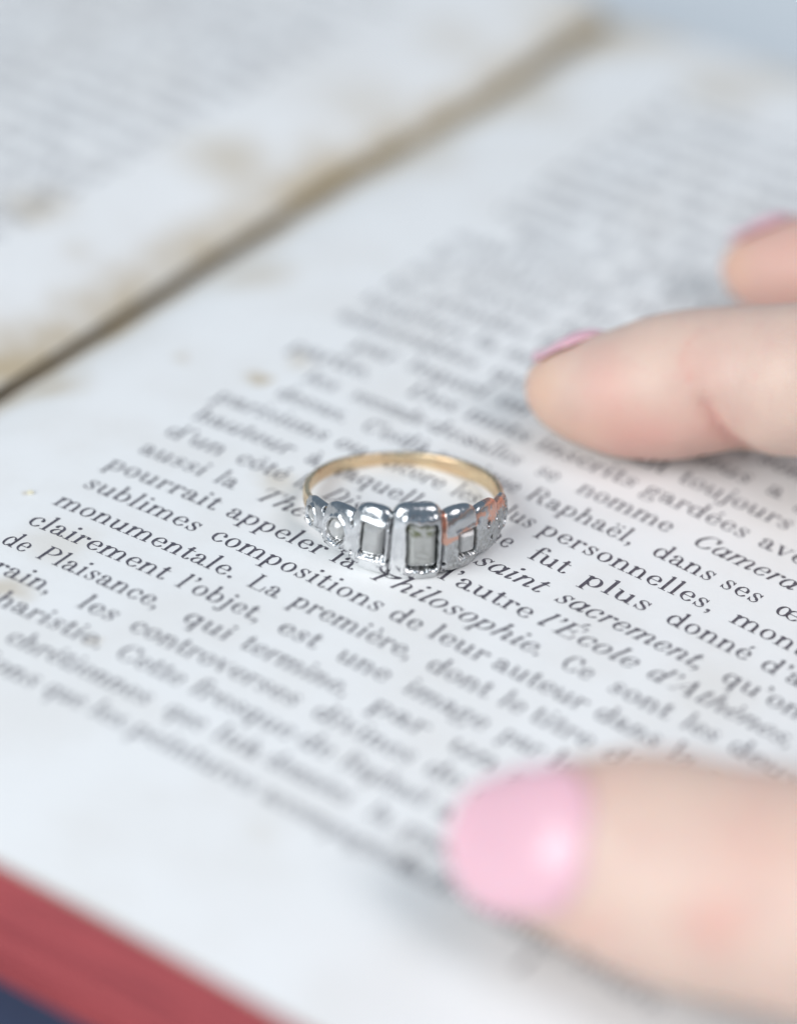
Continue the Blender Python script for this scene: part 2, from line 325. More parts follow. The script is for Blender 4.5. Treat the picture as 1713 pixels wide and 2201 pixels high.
# page block: hundreds of leaves whose tail edges are sprinkled red; ridged like real leaves
def edge_material():
    n = N('red_page_edges'); c = n.obj()
    mp = n.n('Mapping'); n.t.links.new(c, mp.inputs[0]); mp.inputs['Scale'].default_value = (.35, .35, 14)
    s = n.noise(1.6, mp.outputs[0], 5, .7)
    n.p(Base_Color=n.mix(n.ramp(s, .3, .72), (.42, .066, .070), (.17, .020, .028)), Roughness=.7); return n.m
EDGE = edge_material()
EDGE_PALE = simple('pale_page_edges', (.62, .56, .46), .8)
def block(side):
    rnd = random.Random(4 if side > 0 else 9)
    n_l = 46
    zf = z_right if side > 0 else z_left
    us = [lerp(-4.40, UR-.05, i/40) for i in range(41)] if side > 0 else [lerp(UL+.05, -5.45, i/40) for i in range(41)]
    V = []; F = []
    T = 1.34
    mats = []
    ring_len = len(us)
    prof = []
    for j in range(n_l+1):
        f = j/n_l
        e = .012*rnd.random() + .02*math.sin(j*.5+rnd.random()) * (1 if j else 0)
        prof.append((f, e))
    for (f, e) in prof:
        for w_end, sg in ((BOTW, 1), (TOPW, -1)):
            for u in us:
                z = lerp(zf(u, 0) - (.05 if side > 0 else .10), -T, f)
                V.append(wp(u, w_end + sg*(.008 + e + .03*f), z) - book_off)
    for j in range(n_l):
        a0 = j*2*ring_len
        for i in range(ring_len-1):
            for e in (0, 1):
                a = a0+e*ring_len+i; b = a0+2*ring_len+e*ring_len+i
                F.append((a, a+1, b+1, b) if e else (b, b+1, a+1, a)); mats.append(0)
        for i in (0, ring_len-1):
            a = a0+i; b = a0+ring_len+i; c = a+2*ring_len; d = b+2*ring_len
            F.append((a, b, d, c) if i else (c, d, b, a)); mats.append(0 if (i > 0) == (side > 0) else 1)
    for i in range(ring_len-1):
        a = i; b = ring_len+i; F.append((a, a+1, b+1, b)); mats.append(1)
        a = n_l*2*ring_len+i; b = a+ring_len; F.append((b, b+1, a+1, a)); mats.append(1)
    o = mesh_obj('page_block', V, F, EDGE, book, smooth=False)
    o.data.materials.append(EDGE_PALE)
    for p, k in zip(o.data.polygons, mats): p.material_index = k
    return o
block(1)['label'] = 'red-stained tail edge of the right-hand leaves'
block(-1)
def slab(name, u0, u1, w0, w1, z0, z1, mat, bev=.06):
    bm = bmesh.new(); bmesh.ops.create_cube(bm, size=1)
    for v in bm.verts:
        u = lerp(u0, u1, v.co.x+.5); w_ = lerp(w0, w1, v.co.y+.5); v.co = wp(u, w_, lerp(z0, z1, v.co.z+.5)) - book_off
    bmesh.ops.bevel(bm, geom=bm.edges[:], offset=bev, segments=3, affect='EDGES')
    me = bpy.data.meshes.new(name); bm.to_mesh(me); bm.free(); me.materials.append(mat); me.shade_smooth()
    return link(bpy.data.objects.new(name, me), book)
def cloth_material():
    n = N('navy_book_cloth'); c = n.obj()
    n.p(Base_Color=n.mix(n.noise(9, c, 4), (.008, .018, .050), (.018, .030, .072)), Roughness=.75).bump(n.noise(60, c, 3), .4, .02); return n.m
NAVY = cloth_material()
slab('cover_board', -4.6, UR+.35, BOTW-.40, TOPW+.40, -1.60, -1.35, NAVY)
slab('cover_board', UL-.35, -5.4, BOTW-.40, TOPW+.40, -1.60, -1.35, NAVY)
slab('spine', -5.38, -4.62, BOTW-.42, TOPW+.42, -1.63, -1.40, NAVY, .04)
def hinge_material():
    n = N('bare_brown_hinge'); c = n.obj()
    f = n.ramp(n.noise(1.1, c, 5, .65, .5), .3, .7)
    n.p(Base_Color=n.mix(f, (.17, .125, .07), (.36, .28, .175)), Roughness=.85).bump(n.noise(18, c, 5), .8, .03); return n.m
V = []; F = []
rr = rows(80); rnd = random.Random(2)
for j, w_ in enumerate(rr):
    for i in range(7):
        t = i/6; u = lerp(gut_l(w_)-.06, gut_r(w_)+.06, t)
        V.append(wp(u, w_, z_right(gut_r(w_), w_) - .07 + .10*abs(t-.5) + .012*rnd.random()) - book_off)
for j in range(len(rr)-1):
    for i in range(6): a = j*7+i; F.append((a, a+1, a+8, a+7))
mesh_obj('hinge_strip', V, F, hinge_material(), book)
# ---------------------------------------------------------------- the printing on both pages
XH = .172
def word_width(t, it): return sum(glyph(c, it)[1] for c in t)
def put_word(VV, FF, t, it, u, w_, sx, zf, rnd):
    for c in t:
        P, adv = glyph(c, it)
        jy = rnd.uniform(-.012, .012)
        for q in P:
            b = len(VV); k = len(FF) % 17
            for (x, y) in q:
                xx = x + (y*.27 if it else 0)
                uu = u + xx*XH*sx; ww = w_ + (y+jy)*XH
                VV.append(wp(uu, ww, zf(uu, ww) + .0035 + k*.00006) - book_off)
            FF.append(list(range(b, b+len(q))))
        u += adv*XH*sx
    return u
def u_at(px, w_, zf=z_right):
    """u of the point on baseline w_ that shows at column px"""
    lo, hi = -12, 14
    for _ in range(40):
        m = (lo+hi)/2
        if screen(wp(m, w_, zf(m)))[0] < px: lo = m
        else: hi = m
    return (lo+hi)/2
def print_line(words, w_, zf, page, u0, uend, fill=None, seed=0):
    """words: (text, start px or None, end px or None); '/' in front means italic"""
    rnd = random.Random(seed*7+3)
    VV = []; FF = []
    u = u0; sx = 1.06
    words = list(words)
    extra = 0
    if all(a is None for _, a, _ in words):      # an ordinary justified line
        tot = 0; keep = []
        for t, a, b in words:
            wd_ = word_width(t, False)*XH*sx
            if tot + wd_ > uend-u0: break
            keep.append((t, a, b)); tot += wd_ + .62*XH
        if len(keep) > 1: extra = (uend-u0-(tot-.62*XH))/(len(keep)-1)
        words = keep
        uend += .3
    if fill: words += [(f, None, None) for f in fill]
    for item in words:
        t, a, b = item
        it = t.startswith('/'); t = t.lstrip('/')
        nat = word_width(t, it)*XH
        if a is not None and a != 'm': u = u_at(a, w_)
        s = sx
        if b is not None:
            e = u_at(b - 6, w_)
            if a is None: u = e - nat*sx
            else: s = min(1.35, max(.75, (e-u)/(nat-.06*XH)))
        if u + nat*s > uend + .05: break
        u = put_word(VV, FF, t, it, u - .06*XH, w_, s, zf, rnd) + (.62*XH + extra if extra else .62*XH*(1+.3*rnd.random()))
    if not VV: return
    o = mesh_obj('printed_line', [v + book_off for v in VV], FF, INK, None, smooth=False)
    o.parent = page
    o.location = (-book_off)
    return o
RZ = rip(z_right); LZ = rip(z_left, .02)
LINES = {
 -7: [('partie.', 'm', None), ('Des', 870, None), ('mots', None, None), ('inscrits', None, None)],
 -6: [('les', 647, 722), ('seconde', 750, 900), ('des', 915, None), ('salles', 1000, 1115), ('se', 1146, 1196), ('nomme', 1235, 1440), ('/Camera', 1479, 1703), ('/della', None, None)],
 -5: [('dessus.', 590, 744), ('C’est', 772, 850), ('là', 862, None), ('aussi', 930, 1020), ('que', 1034, 1101), ('Raphaël,', 1125, 1362), ('dans', 1397, 1531), ('ses', 1543, 1632), ('œuvres', 1660, None), ('plus', None, None)],
 -4: [('parisiens', 458, 700), ('ou', 716, 782), ('encore', 800, 950), ('les', 965, 1025), ('plus', 1046, 1144), ('personnelles,', 1154, 1533), ('montra', 1565, None), ('la', None, None)],
 -3: [('hauteur', 413, 624), ('à', 651, 686), ('laquelle', 716, 921), ('il', 940, None), ('ne', 1040, 1096), ('fut', 1131, 1216), ('plus', 1247, 1392), ('donné', 1426, 1608), ('d’atteindre', 1629, None)],
 -2: [('d’un', 352, 478), ('côté', 502, 612), ('la', 627, 664), ('/Dispute', 688, 870), ('/du', 900, 985), ('/saint', 1012, 1160), ('/sacrement,', 1186, 1507), ('qu’on', 1546, None), ('peut', None, None)],
 -1: [('aussi', 295, 438), ('la', 456, 505), ('/Théologie,', 538, 830), ('de', 856, 915), ('l’autre', 938, 1139), ('/l’École', 1146, 1359), ('/d’Athènes,', 1383, 1699), ('et', None, None)],
 0: [('pourrait', 224, 464), ('appeler', 481, 693), ('la', 706, 762), ('/Philosophie.', 792, 1162), ('Ce', 1198, 1268), ('sont', 1302, 1436), ('les', 1458, 1538), ('deux', 1560, None), ('plus', None, None), ('belles', None, None)],
 1: [('sublimes', 175, 425), ('compositions', 447, 816), ('de', 831, 901), ('leur', 915, 1042), ('auteur', 1053, 1254), ('dans', 1273, 1412), ('la', 1430, None), ('peinture', None, None)],
 2: [('monumentale.', 112, 505), ('La', 527, 598), ('première,', 620, 883), ('dont', 912, 1048), ('le', 1066, 1122), ('titre', 1134, 1268), ('dit', 1290, None), ('assez', None, None), ('bien', None, None)],
 3: [('clairement', 55, 354), ('l’objet,', 374, 560), ('est', 590, 680), ('une', 718, 831), ('image', 862, 1042), ('par', 1070, 1158), ('laquelle', None, None), ('le', None, None)],
 4: [('de', 0, 58), ('Plaisance,', 74, 342), ('qui', 389, 492), ('termine,', 512, 746), ('par', 790, 912), ('un', 958, 1074), ('accord', None, None), ('parfait', None, None)],
 5: [('souverain,', None, 112), ('les', 162, 246), ('controverses', 273, 637), ('divines', 667, 884), ('de', 908, None), ('cette', None, None), ('époque', None, None)],
 6: [('l’Eucharistie.', None, 221), ('Cette', 242, 389), ('fresque', 403, 625), ('de', 636, 709), ('Raphaël', 726, 912), ('a', None, None), ('toujours', None, None)],
 7: [('chrétiennes', 8, 318), ('que', 350, 434), ('lui', 452, None), ('a', 515, None), ('données', 567, 746), ('la', 785, 836), ('grande', 858, 990), ('foi', None, None)],
 8: [('mentions', None, 79), ('que', 91, 175), ('les', 187, 265), ('peintures', 276, 545), ('accompagnent', 557, 815), ('la', 843, None), ('de', 905, None), ('bonne', None, None), ('heure', None, None)],
}
VOC = 'la peinture des maîtres anciens et de leurs élèves dans les salles du palais où furent rassemblées toutes ces œuvres admirables que le temps nous a gardées avec leur éclat premier sans que rien ne vienne en ternir la lumière ni le dessin par lequel on reconnaît toujours la main du peintre et son génie devant les grandes figures de la voûte et sur les murs'.split()
def fill_words(rnd, n=22): i = rnd.randrange(len(VOC)); return [(VOC[(i+k) % len(VOC)], None, None) for k in range(n)]
rnd = random.Random(12)
for k in range(-24, 9):
    w_ = W0 - k*LEAD
    words = LINES.get(k, [])
    u0 = U0
    if not words:
        words = fill_words(rnd)
        if k in (-8, -15): u0 += .5
    if k == -7: u0 = U0
    if k in (-5, -6, -7): words = list(words) + fill_words(rnd, 6)
    print_line(words, w_, RZ, page_r, u0, 6.9, seed=k+40)
ul_, wl_ = uw_of(476, 250, z_left)
for k in range(-30, 34):
    w_ = wl_ - k*LEAD
    if BOTW+1.8 < w_ < TOPW-1.5:
        last = rnd.random() < .12
        print_line(fill_words(rnd, 40), w_, LZ, page_l, ul_-9.4, ul_ - (3 if last else 0), seed=k+99)
# a small printer's signature mark low in the tail margin, out of focus
print_line([('I', 1098, None)], uw_of(1110, 2085)[1], RZ, page_r, 0, 6.9, seed=500)
# ---------------------------------------------------------------- what the book lies on
def table_material():
    n = N('pale_table'); c = n.obj()
    n.p(Base_Color=n.mix(n.noise(.25, c, 4), (.72, .77, .80), (.78, .82, .84)), Roughness=.6).bump(n.noise(8, c, 4), .1, .02); return n.m
V = [(-90, -60, -1.66), (90, -60, -1.66), (90, 120, -1.66), (-90, 120, -1.66)]
tb = mesh_obj('table_top', V, [(0, 1, 2, 3)], table_material(), smooth=False); tag(tb, kind='structure')
bm = bmesh.new(); bm.from_mesh(tb.data); r_ = bmesh.ops.extrude_face_region(bm, geom=bm.faces[:])
for g in r_['geom']:
    if isinstance(g, bmesh.types.BMVert): g.co.z -= 3
bmesh.ops.recalc_face_normals(bm, faces=bm.faces); bm.to_mesh(tb.data); bm.free()
# crumb of paper beside the margin
def crumb(px, py, r, seed):
    p = at_z(px, py, z_right(uw_of(px, py)[0]) + r*.55); rnd = random.Random(seed)
    bm = bmesh.new(); bmesh.ops.create_icosphere(bm, subdivisions=2, radius=r)
    for v in bm.verts: v.co = Vector((v.co.x*1.3, v.co.y, v.co.z*.6))*(1+rnd.uniform(-.2, .2))
    me = bpy.data.meshes.new('paper_crumb'); bm.to_mesh(me); bm.free(); me.materials.append(CRUMB)
    o = bpy.data.objects.new('paper_crumb', me); o.location = p; return link(o)
CRUMB = simple('crumb', (.72, .68, .52), .8)
tag(crumb(66, 1058, .028, 1), 'tiny yellowish crumb on the margin left of the text', 'crumb')
# ---------------------------------------------------------------- the ring
RC = Vector((.012, -.005, -.008)); HEAD_AZ = math.radians(-82.0)
ringE = empty('finger_ring', 'gold ring with grey stones in a worn silver head lying on the printed page', 'ring', tuple(RC))
LOB = [(-76, -55, .35), (-55, -34, .54), (-34, -13.3, .75), (-13.3, 13.3, .87), (13.3, 35, .72), (35, 56, .60), (56, 76, .42)]   # azimuth range from the head's centre, height
def zmid(a): return .236 + .164*math.cos(a)
def band_sec(a):
    """half height and half thickness of the gold band"""
    k = max(0, math.cos(a))
    a_ = a % (2*math.pi)
    return .064 + .063*k + .020*math.exp(-((a_-2.2)/.7)**2) + .015*abs(math.sin(a)), .034 + .01*k
def ring_pt(a, r, z): return Vector((r*math.cos(a+HEAD_AZ), r*math.sin(a+HEAD_AZ), z))
def gold_material():
    n = N('worn_gold'); c = n.obj()
    mp = n.n('Mapping'); n.t.links.new(c, mp.inputs[0]); mp.inputs['Scale'].default_value = (1, 1, 9)
    s = n.noise(9, mp.outputs[0], 6, .7)
    n.p(Base_Color=n.mix(n.ramp(n.noise(3.5, c, 4), .35, .7), (.90, .72, .47), (.78, .57, .36)), Metallic=1.0, Roughness=n.ramp(s, .3, .7, .22, .42))
    n.bump(n.math('ADD', s, n.noise(2.2, c, 3)), .35, .01); return n.m
V = []; F = []
NA, NS = 220, 20
for i in range(NA):
    a = 2*math.pi*i/NA
    h, t = band_sec(a); zc = zmid(a)
    rc = .955 + .004*math.sin(3*a+1)
    for j in range(NS):
        f = 2*math.pi*j/NS
        c, s = math.cos(f), math.sin(f)
        V.append(ring_pt(a, rc + t*math.copysign(abs(c)**.55, c), zc + h*math.copysign(abs(s)**.45, s) + .004*math.sin(7*a)))
for i in range(NA):
    for j in range(NS):
        a, b = i*NS, ((i+1) % NA)*NS
        F.append((a+j, b+j, b+(j+1) % NS, a+(j+1) % NS))
band = mesh_obj('gold_band', V, F, gold_material(), ringE)
# stones: centre azimuth, z centre, half width, half height, kind, skew
STONES = [(-67, .28, .075, .085, 'round', .0), (-44.5, .325, .115, .135, 'round', .1), (-22.5, .385, .102, .168, 'rect', .03), (2.6, .385, .138, .240, 'rect', -.04), (27.5, .335, .105, .135, 'rect', -.08), (64, .29, .06, .08, 'round', 0)]
PITS = [(-56, .45, .026), (-34.0, .50, .027), (-33.5, .19, .024), (-55, .20, .015), (-51.5, .13, .014), (43.5, .42, .038), (53, .40, .026), (57, .27, .03), (68, .40, .02), (-13.8, .20, .016), (36, .16, .026), (14.5, .16, .02), (48, .22, .03), (70, .22, .025)]
def smooth(x): x = min(1, max(0, x)); return x*x*(3-2*x)
def lobe(deg):
    """height of the head and depth of the groove at an azimuth"""
    for i, (a, b, h) in enumerate(LOB):
        if a <= deg <= b:
            t = (deg-a)/(b-a)*2-1
            return h, 1-math.sqrt(max(0, 1-abs(t)**(2.6 if i != 3 else 4.5))), i
    return None
def vn(x, y, z):     # cheap value noise
    from mathutils import noise
    return noise.noise(Vector((x, y, z)))
V = []; F = []; COL = []
A0, A1 = -80, 78
NA, NS = 620, 150
RO = 1.14
def tk_of(deg): return .066 + .072*math.exp(-(deg/40)**2)
def face_r(deg): return .90 + 2*tk_of(deg)
for i in range(NA+1):
    deg = lerp(A0, A1, i/NA); a = math.radians(deg)
    L = lobe(deg)
    fade = smooth((deg-A0)/7) * smooth((A1-deg)/7)
    if L: h, g, li = L
    else: h, g, li = (.34, 1, -1)
    # blend the heights between neighbouring lobes
    hs = 0; ws = 0
    for (aa, bb, hh) in LOB:
        c_ = (aa+bb)/2; k = math.exp(-((deg-c_)/9.0)**2); hs += hh*k; ws += k
    hh = lerp(hs/(ws+1e-6), h, .55) if L else hs/(ws+1e-6)
    bh, bt = band_sec(a)
    halfh = lerp(bh+.004, hh/2, fade)
    tk = lerp(bt+.004, tk_of(deg), fade)
    crease = max(math.exp(-((deg-q_)/1.3)**2) for q_ in (-13.3, 13.3))
    zc = zmid(a) - (0.015*fade)
    rin = lerp(.955-bt-.004, .90, fade)
    rc = rin + tk
    for j in range(NS):
        f = 2*math.pi*j/NS
        c, s = math.cos(f), math.sin(f)
        ex = .62 if c < 0 else .90
        r = rc + tk*math.copysign(abs(c)**ex, c)
        z = zc + halfh*math.copysign(abs(s)**(.90 if s > 0 else .80), s)
        up = smooth((s-.25)/.6)
        if s > 0: z -= halfh*.26*g*up*fade
        r -= tk*.30*g*smooth((s-.1)/.6)*max(c, 0)*fade
        if c > 0:
            r -= .030*crease*fade*c; crease_shade = .8*smooth((crease-.55)/.4)*fade*smooth((c-.3)/.3)  # shade along the creases painted into the colour
        else: crease_shade = 0
        out = smooth((c-.05)/.5)
        col = crease_shade
        # pull towards stone seats and pits, on the outer face only
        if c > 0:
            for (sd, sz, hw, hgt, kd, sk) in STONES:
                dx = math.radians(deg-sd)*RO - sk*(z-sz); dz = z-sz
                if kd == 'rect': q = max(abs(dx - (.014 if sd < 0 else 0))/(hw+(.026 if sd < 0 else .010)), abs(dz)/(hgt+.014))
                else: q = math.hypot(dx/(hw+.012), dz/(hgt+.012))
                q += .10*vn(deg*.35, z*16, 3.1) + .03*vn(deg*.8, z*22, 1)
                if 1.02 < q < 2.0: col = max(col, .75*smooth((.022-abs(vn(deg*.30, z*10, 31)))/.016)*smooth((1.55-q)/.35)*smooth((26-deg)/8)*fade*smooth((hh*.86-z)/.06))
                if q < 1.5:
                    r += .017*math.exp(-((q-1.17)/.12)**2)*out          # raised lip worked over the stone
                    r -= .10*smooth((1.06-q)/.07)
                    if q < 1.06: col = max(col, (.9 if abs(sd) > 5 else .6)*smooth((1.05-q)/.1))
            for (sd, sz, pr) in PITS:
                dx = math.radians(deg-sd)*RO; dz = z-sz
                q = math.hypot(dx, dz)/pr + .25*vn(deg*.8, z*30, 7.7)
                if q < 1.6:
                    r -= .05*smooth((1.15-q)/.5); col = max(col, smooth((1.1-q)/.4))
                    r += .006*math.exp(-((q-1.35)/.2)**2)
        lump = vn(deg*.10, z*5, .4)*.010 + vn(deg*.35, z*14, 9)*.0025
        low = smooth((.22-(z-zc+halfh)/(2*halfh))/.22)
        rough_right = smooth((deg-10)/10)*smooth((.55-z)/.2)
        lump += (vn(deg*.9, z*34, 5)*.006 + vn(deg*2.2, z*80, 5)*.003)*(.35*low+1.1*rough_right)*out
        r += lump*fade
        z = max(z + .5*lump*abs(s)*fade, .001 if True else z)
        V.append(ring_pt(a, r, z))
        # copper solder: along the seam right of the centre stone, below the dome of the next lobe and over the last lobe
        cu = 0
        zt = zc+halfh
        nz = vn(deg*.22, z*7, 21)*.5 + vn(deg*.7, z*20, 2)*.35 + vn(deg*2.1, z*55, 8)*.25
        seam = math.exp(-((deg-13.6-2*(zt-z))/1.5)**2)*smooth((z-.33)/.1)
        shelf = math.exp(-((z-(.435+.05*vn(deg*.15, 0, 3)+.0045*(deg-14)))/.035)**2)*smooth((deg-13)/2)*smooth((44-deg)/4)
        patch = smooth((deg-43+8*nz)/3)*smooth((68-deg)/3)*smooth((z-.40+.1*nz)/.05)*smooth((zt-.01-z+.12*nz + .003*(deg-40))/.04)
        cu = max(seam*1.1, shelf, patch)
        cu = smooth((cu + nz*.9 - .48)/.22) if c > -.3 else 0
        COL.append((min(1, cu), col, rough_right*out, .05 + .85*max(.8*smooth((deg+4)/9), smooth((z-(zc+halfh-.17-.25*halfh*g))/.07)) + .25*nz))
for i in range(NA):
    for j in range(NS):
        a, b = i*NS, (i+1)*NS
        F.append((a+j, b+j, b+(j+1) % NS, a+(j+1) % NS))
F.append(list(range(NS))[::-1][::-1]); F.append([NA*NS+j for j in range(NS)][::-1])
def silver_material():
    n = N('worn_silver'); c = n.obj()
    at = n.n('Attribute', attribute_name='wear_shade'); sp = n.n('SeparateColor'); n.t.links.new(at.outputs['Color'], sp.inputs[0])
    cu, pit_shade, rr_ = sp.outputs[0], sp.outputs[1], sp.outputs[2]; dull_shade = at.outputs['Alpha']
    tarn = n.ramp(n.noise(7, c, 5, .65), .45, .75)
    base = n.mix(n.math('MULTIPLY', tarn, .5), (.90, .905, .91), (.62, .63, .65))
    base = n.mix(n.math('MULTIPLY', dull_shade, .62), base, (.20, .215, .225))  # dark reflections on dome tops and right side painted in as dull silver
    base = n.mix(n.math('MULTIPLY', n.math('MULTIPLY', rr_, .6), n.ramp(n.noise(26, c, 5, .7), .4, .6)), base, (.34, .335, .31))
    base = n.mix(n.math('MULTIPLY', pit_shade, .85), base, (.05, .048, .055))  # black oxide in the pits, plus painted shade in creases and stone seats
    base = n.mix(cu, base, (.78, .46, .36))
    rough = n.math('ADD', n.ramp(n.noise(40, c, 6, .75), .35, .7, .09, .24), n.math('ADD', n.math('ADD', n.math('MULTIPLY', rr_, .16), n.math('MULTIPLY', dull_shade, .03)), n.math('MULTIPLY', cu, .14)))
    n.p(Base_Color=base, Metallic=1.0, Roughness=rough)
    mpx = n.n('Mapping'); n.t.links.new(c, mpx.inputs[0]); mpx.inputs['Scale'].default_value = (1, 1, 6); mpx.inputs['Rotation'].default_value = (.4, .7, 0)
    scr = n.noise(55, mpx.outputs[0], 6, .8)
    h = n.math('ADD', n.math('MULTIPLY', scr, .35), n.math('ADD', n.math('MULTIPLY', n.noise(30, c, 5, .6), .5), n.noise(6, c, 2)))
    n.bump(h, .22, .008); return n.m
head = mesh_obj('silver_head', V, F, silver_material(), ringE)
ca = head.data.color_attributes.new('wear_shade', 'FLOAT_COLOR', 'POINT')
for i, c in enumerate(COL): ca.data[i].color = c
def stone_material(name, col, dark, blotch=False):
    n = N(name); c = n.obj()
    f = n.ramp(n.noise(9, c, 4, .6, .3), .3, .8)
    sx = n.n('SeparateXYZ'); n.t.links.new(c, sx.inputs[0])
    col2 = n.mix(n.math('MULTIPLY', f, .5), col, dark)
    if blotch: col2 = n.mix(n.math('MULTIPLY', n.ramp(sx.outputs[2], .50, .56), n.ramp(n.noise(11, c, 3, .5, .5), .38, .55)), col2, (.13, .14, .06))
    n.p(Base_Color=col2, Roughness=.10, IOR=1.9, Metallic=0.0, Transmission_Weight=.15, Coat_Weight=.6, Coat_Roughness=.04)
    return n.m
ST = stone_material('grey_stone', (.50, .50, .49), (.33, .33, .32))
STC = stone_material('grey_green_stone', (.44, .445, .42), (.30, .30, .27), True)
def stone(sd, sz, hw, hh, kd, sk, mat, label=None):
    """table-cut stone: girdle, sloping crown facets and a flat table, with a pavilion behind"""
    bm = bmesh.new()
    a0 = math.radians(sd)
    if kd == 'rect':
        out = [(-1, -.86), (-.86, -1), (.86, -1), (1, -.86), (1, .86), (.86, 1), (-.86, 1), (-1, .86)]
    else:
        rn = random.Random(int(sd*3)); out = [(math.cos(k*math.pi/4+.2)*(1+rn.uniform(-.12, .08)), math.sin(k*math.pi/4+.2)*(1+rn.uniform(-.12, .08))) for k in range(8)]
    def P(x, y, d):
        z = sz + y*hh; s_ = x*hw + sk*(z-sz)
        ang = a0 + s_/RO
        tilt = random.Random(int(sd*7)).uniform(-.12, .12)*x*hw*max(0, d+.05)/.05 + .10*y*hh*max(0, d+.05)/.05*(.5 if kd == 'rect' else 1)
        base = face_r(sd) - .006 + tilt*.6
        hd = lobe(sd)[0]
        kz = min(.97, abs(z-zmid(a0))/(hd/2)); fall = .13*(1-math.sqrt(1-kz*kz))          # the face leans back towards top and bottom
        return ring_pt(a0, (base + d - fall), z) + ring_pt(a0 + math.pi/2, s_, 0)*1.0 - Vector((0, 0, 0))
    t_in = .58 if kd == 'rect' else .5
    levels = [(1, -.095), (1, -.048), (.82, -.012), (t_in, .010)]
    rings_ = []
    for sc_, d in levels:
        rings_.append([bm.verts.new(P(x*sc_, y*(sc_ if kd != 'rect' else (1-(1-sc_)*hw/hh)), d)) for x, y in out])
    for r0, r1 in zip(rings_, rings_[1:]):
        for k in range(8): bm.faces.new((r0[k], r0[(k+1) % 8], r1[(k+1) % 8], r1[k]))
    bm.faces.new(rings_[-1]); bm.faces.new(rings_[0][::-1])
    bmesh.ops.recalc_face_normals(bm, faces=bm.faces)
    bmesh.ops.bevel(bm, geom=bm.edges[:], offset=.004, segments=2, affect='EDGES')
    me = bpy.data.meshes.new('stone'); bm.to_mesh(me); bm.free(); me.materials.append(mat)
    o = link(bpy.data.objects.new('stone', me), ringE)
    if label: o['label'] = label
for i, s in enumerate(STONES):
    stone(*s, STC if i == 3 else ST, {3: 'largest, oblong centre stone with a greenish upper end', 1: 'small round stone left of centre'}.get(i))
# ---------------------------------------------------------------- the hand: one continuous skin, nails as its parts
hand = empty('hand', 'pale right hand with glossy baby-pink nails holding the book open at the right', 'hand', (9, 0, 0))
hoff = Vector(hand.location)
def ctr(px, py, z, rpx):
    p = at_z(px, py, z); return p, rpx*depth_of(p)/FPX
index_px = [(1158, 806, .46, 30), (1172, 818, .47, 60), (1200, 830, .50, 92), (1240, 838, .55, 115), (1284, 841, .60, 131), (1343, 844, .67, 147), (1401, 836, .74, 158), (1440, 829, .79, 163), (1518, 817, .87, 162), (1560, 814, .91, 160), (1600, 810, .96, 160), (1660, 814, 1.02, 166), (1713, 816, 1.10, 171), (1800, 816, 1.22, 176), (1950, 806, 1.5, 182)]
mid_px = [(1576, 560, .50, 28), (1588, 566, .52, 55), (1615, 574, .56, 84), (1655, 580, .62, 103), (1713, 584, .70, 120), (1790, 584, .80, 132), (1880, 580, .95, 138), (2000, 570, 1.2, 145)]
thumb_px = [(1010, 1806, .66, 52), (1032, 1810, .68, 92), (1070, 1816, .71, 130), (1120, 1820, .75, 162), (1200, 1823, .80, 192), (1282, 1833, .85, 220), (1390, 1852, .90, 248), (1521, 1888, .96, 257), (1620, 1904, 1.0, 262), (1713, 1920, 1.03, 264), (1900, 1935, 1.12, 262)]
I_ = [ctr(*q) for q in index_px]; M_ = [ctr(*q) for q in mid_px]; T_ = [ctr(*q) for q in thumb_px]
def ex(ch, pts): return ch + [(Vector(p), r) for p, r in pts]
I_ = ex(I_, [((6.8, 1.1, 2.1), .86), ((9.0, .9, 2.9), 1.02)])
M_ = ex(M_, [((8.2, 3.1, 2.4), .84), ((10.0, 2.8, 3.1), 1.05)])
T_ = ex(T_, [((6.6, -5.9, 1.45), 1.03), ((9.0, -5.0, 1.8), 1.15), ((12.0, -3.2, 2.2), 1.5)])
RI = [(Vector(p), r) for p, r in [((5.9, 6.3, .5), .3), ((6.05, 6.3, .52), .5), ((6.5, 6.25, .6), .68), ((7.5, 6.0, 1.0), .76), ((9.0, 5.5, 2.3), .80), ((11.0, 4.7, 2.9), 1.0)]]
LI = [(Vector(p), r) for p, r in [((8.2, 8.6, .45), .26), ((8.35, 8.55, .47), .42), ((8.8, 8.4, .55), .56), ((9.7, 8.0, .95), .62), ((10.8, 7.3, 2.0), .68), ((12.0, 6.3, 2.5), .9)]]
PALM = [
 [(Vector((9.0, .9, 2.9)), 1.02), (Vector((12, .3, 2.9)), 1.2), (Vector((16.5, .3, 2.8)), 1.6)],
 [(Vector((10.0, 2.8, 3.1)), 1.05), (Vector((13, 2.0, 3.0)), 1.25), (Vector((16.5, 1.3, 2.8)), 1.6)],
 [(Vector((11.0, 4.7, 2.9)), 1.0), (Vector((13.5, 3.6, 2.8)), 1.25), (Vector((16.5, 2.2, 2.7)), 1.6)],
 [(Vector((12.0, 6.3, 2.5)), .9), (Vector((14.2, 4.9, 2.4)), 1.2), (Vector((16.8, 2.8, 2.6)), 1.5)],
 [(Vector((12.0, -3.2, 2.2)), 1.5), (Vector((14.5, -1.2, 2.5)), 1.7), (Vector((17, .6, 2.7)), 1.7)],
 [(Vector((11.6, -2.6, 2.3)), 1.1), (Vector((11.6, -1.2, 2.5)), 1.15), (Vector((11.0, .3, 2.75)), 1.1)],
 [(Vector((10.3, -3.6, 2.0)), .75), (Vector((11.0, -2.2, 2.2)), .75), (Vector((10.6, -.8, 2.5)), .75), (Vector((9.8, .3, 2.7)), .8)],
 [(Vector((16.5, 1.2, 2.7)), 2.2), (Vector((19, 1.2, 2.6)), 2.4), (Vector((26, 1.4, 2.8)), 3.0), (Vector((27, 1.4, 2.8)), 2.9)]]
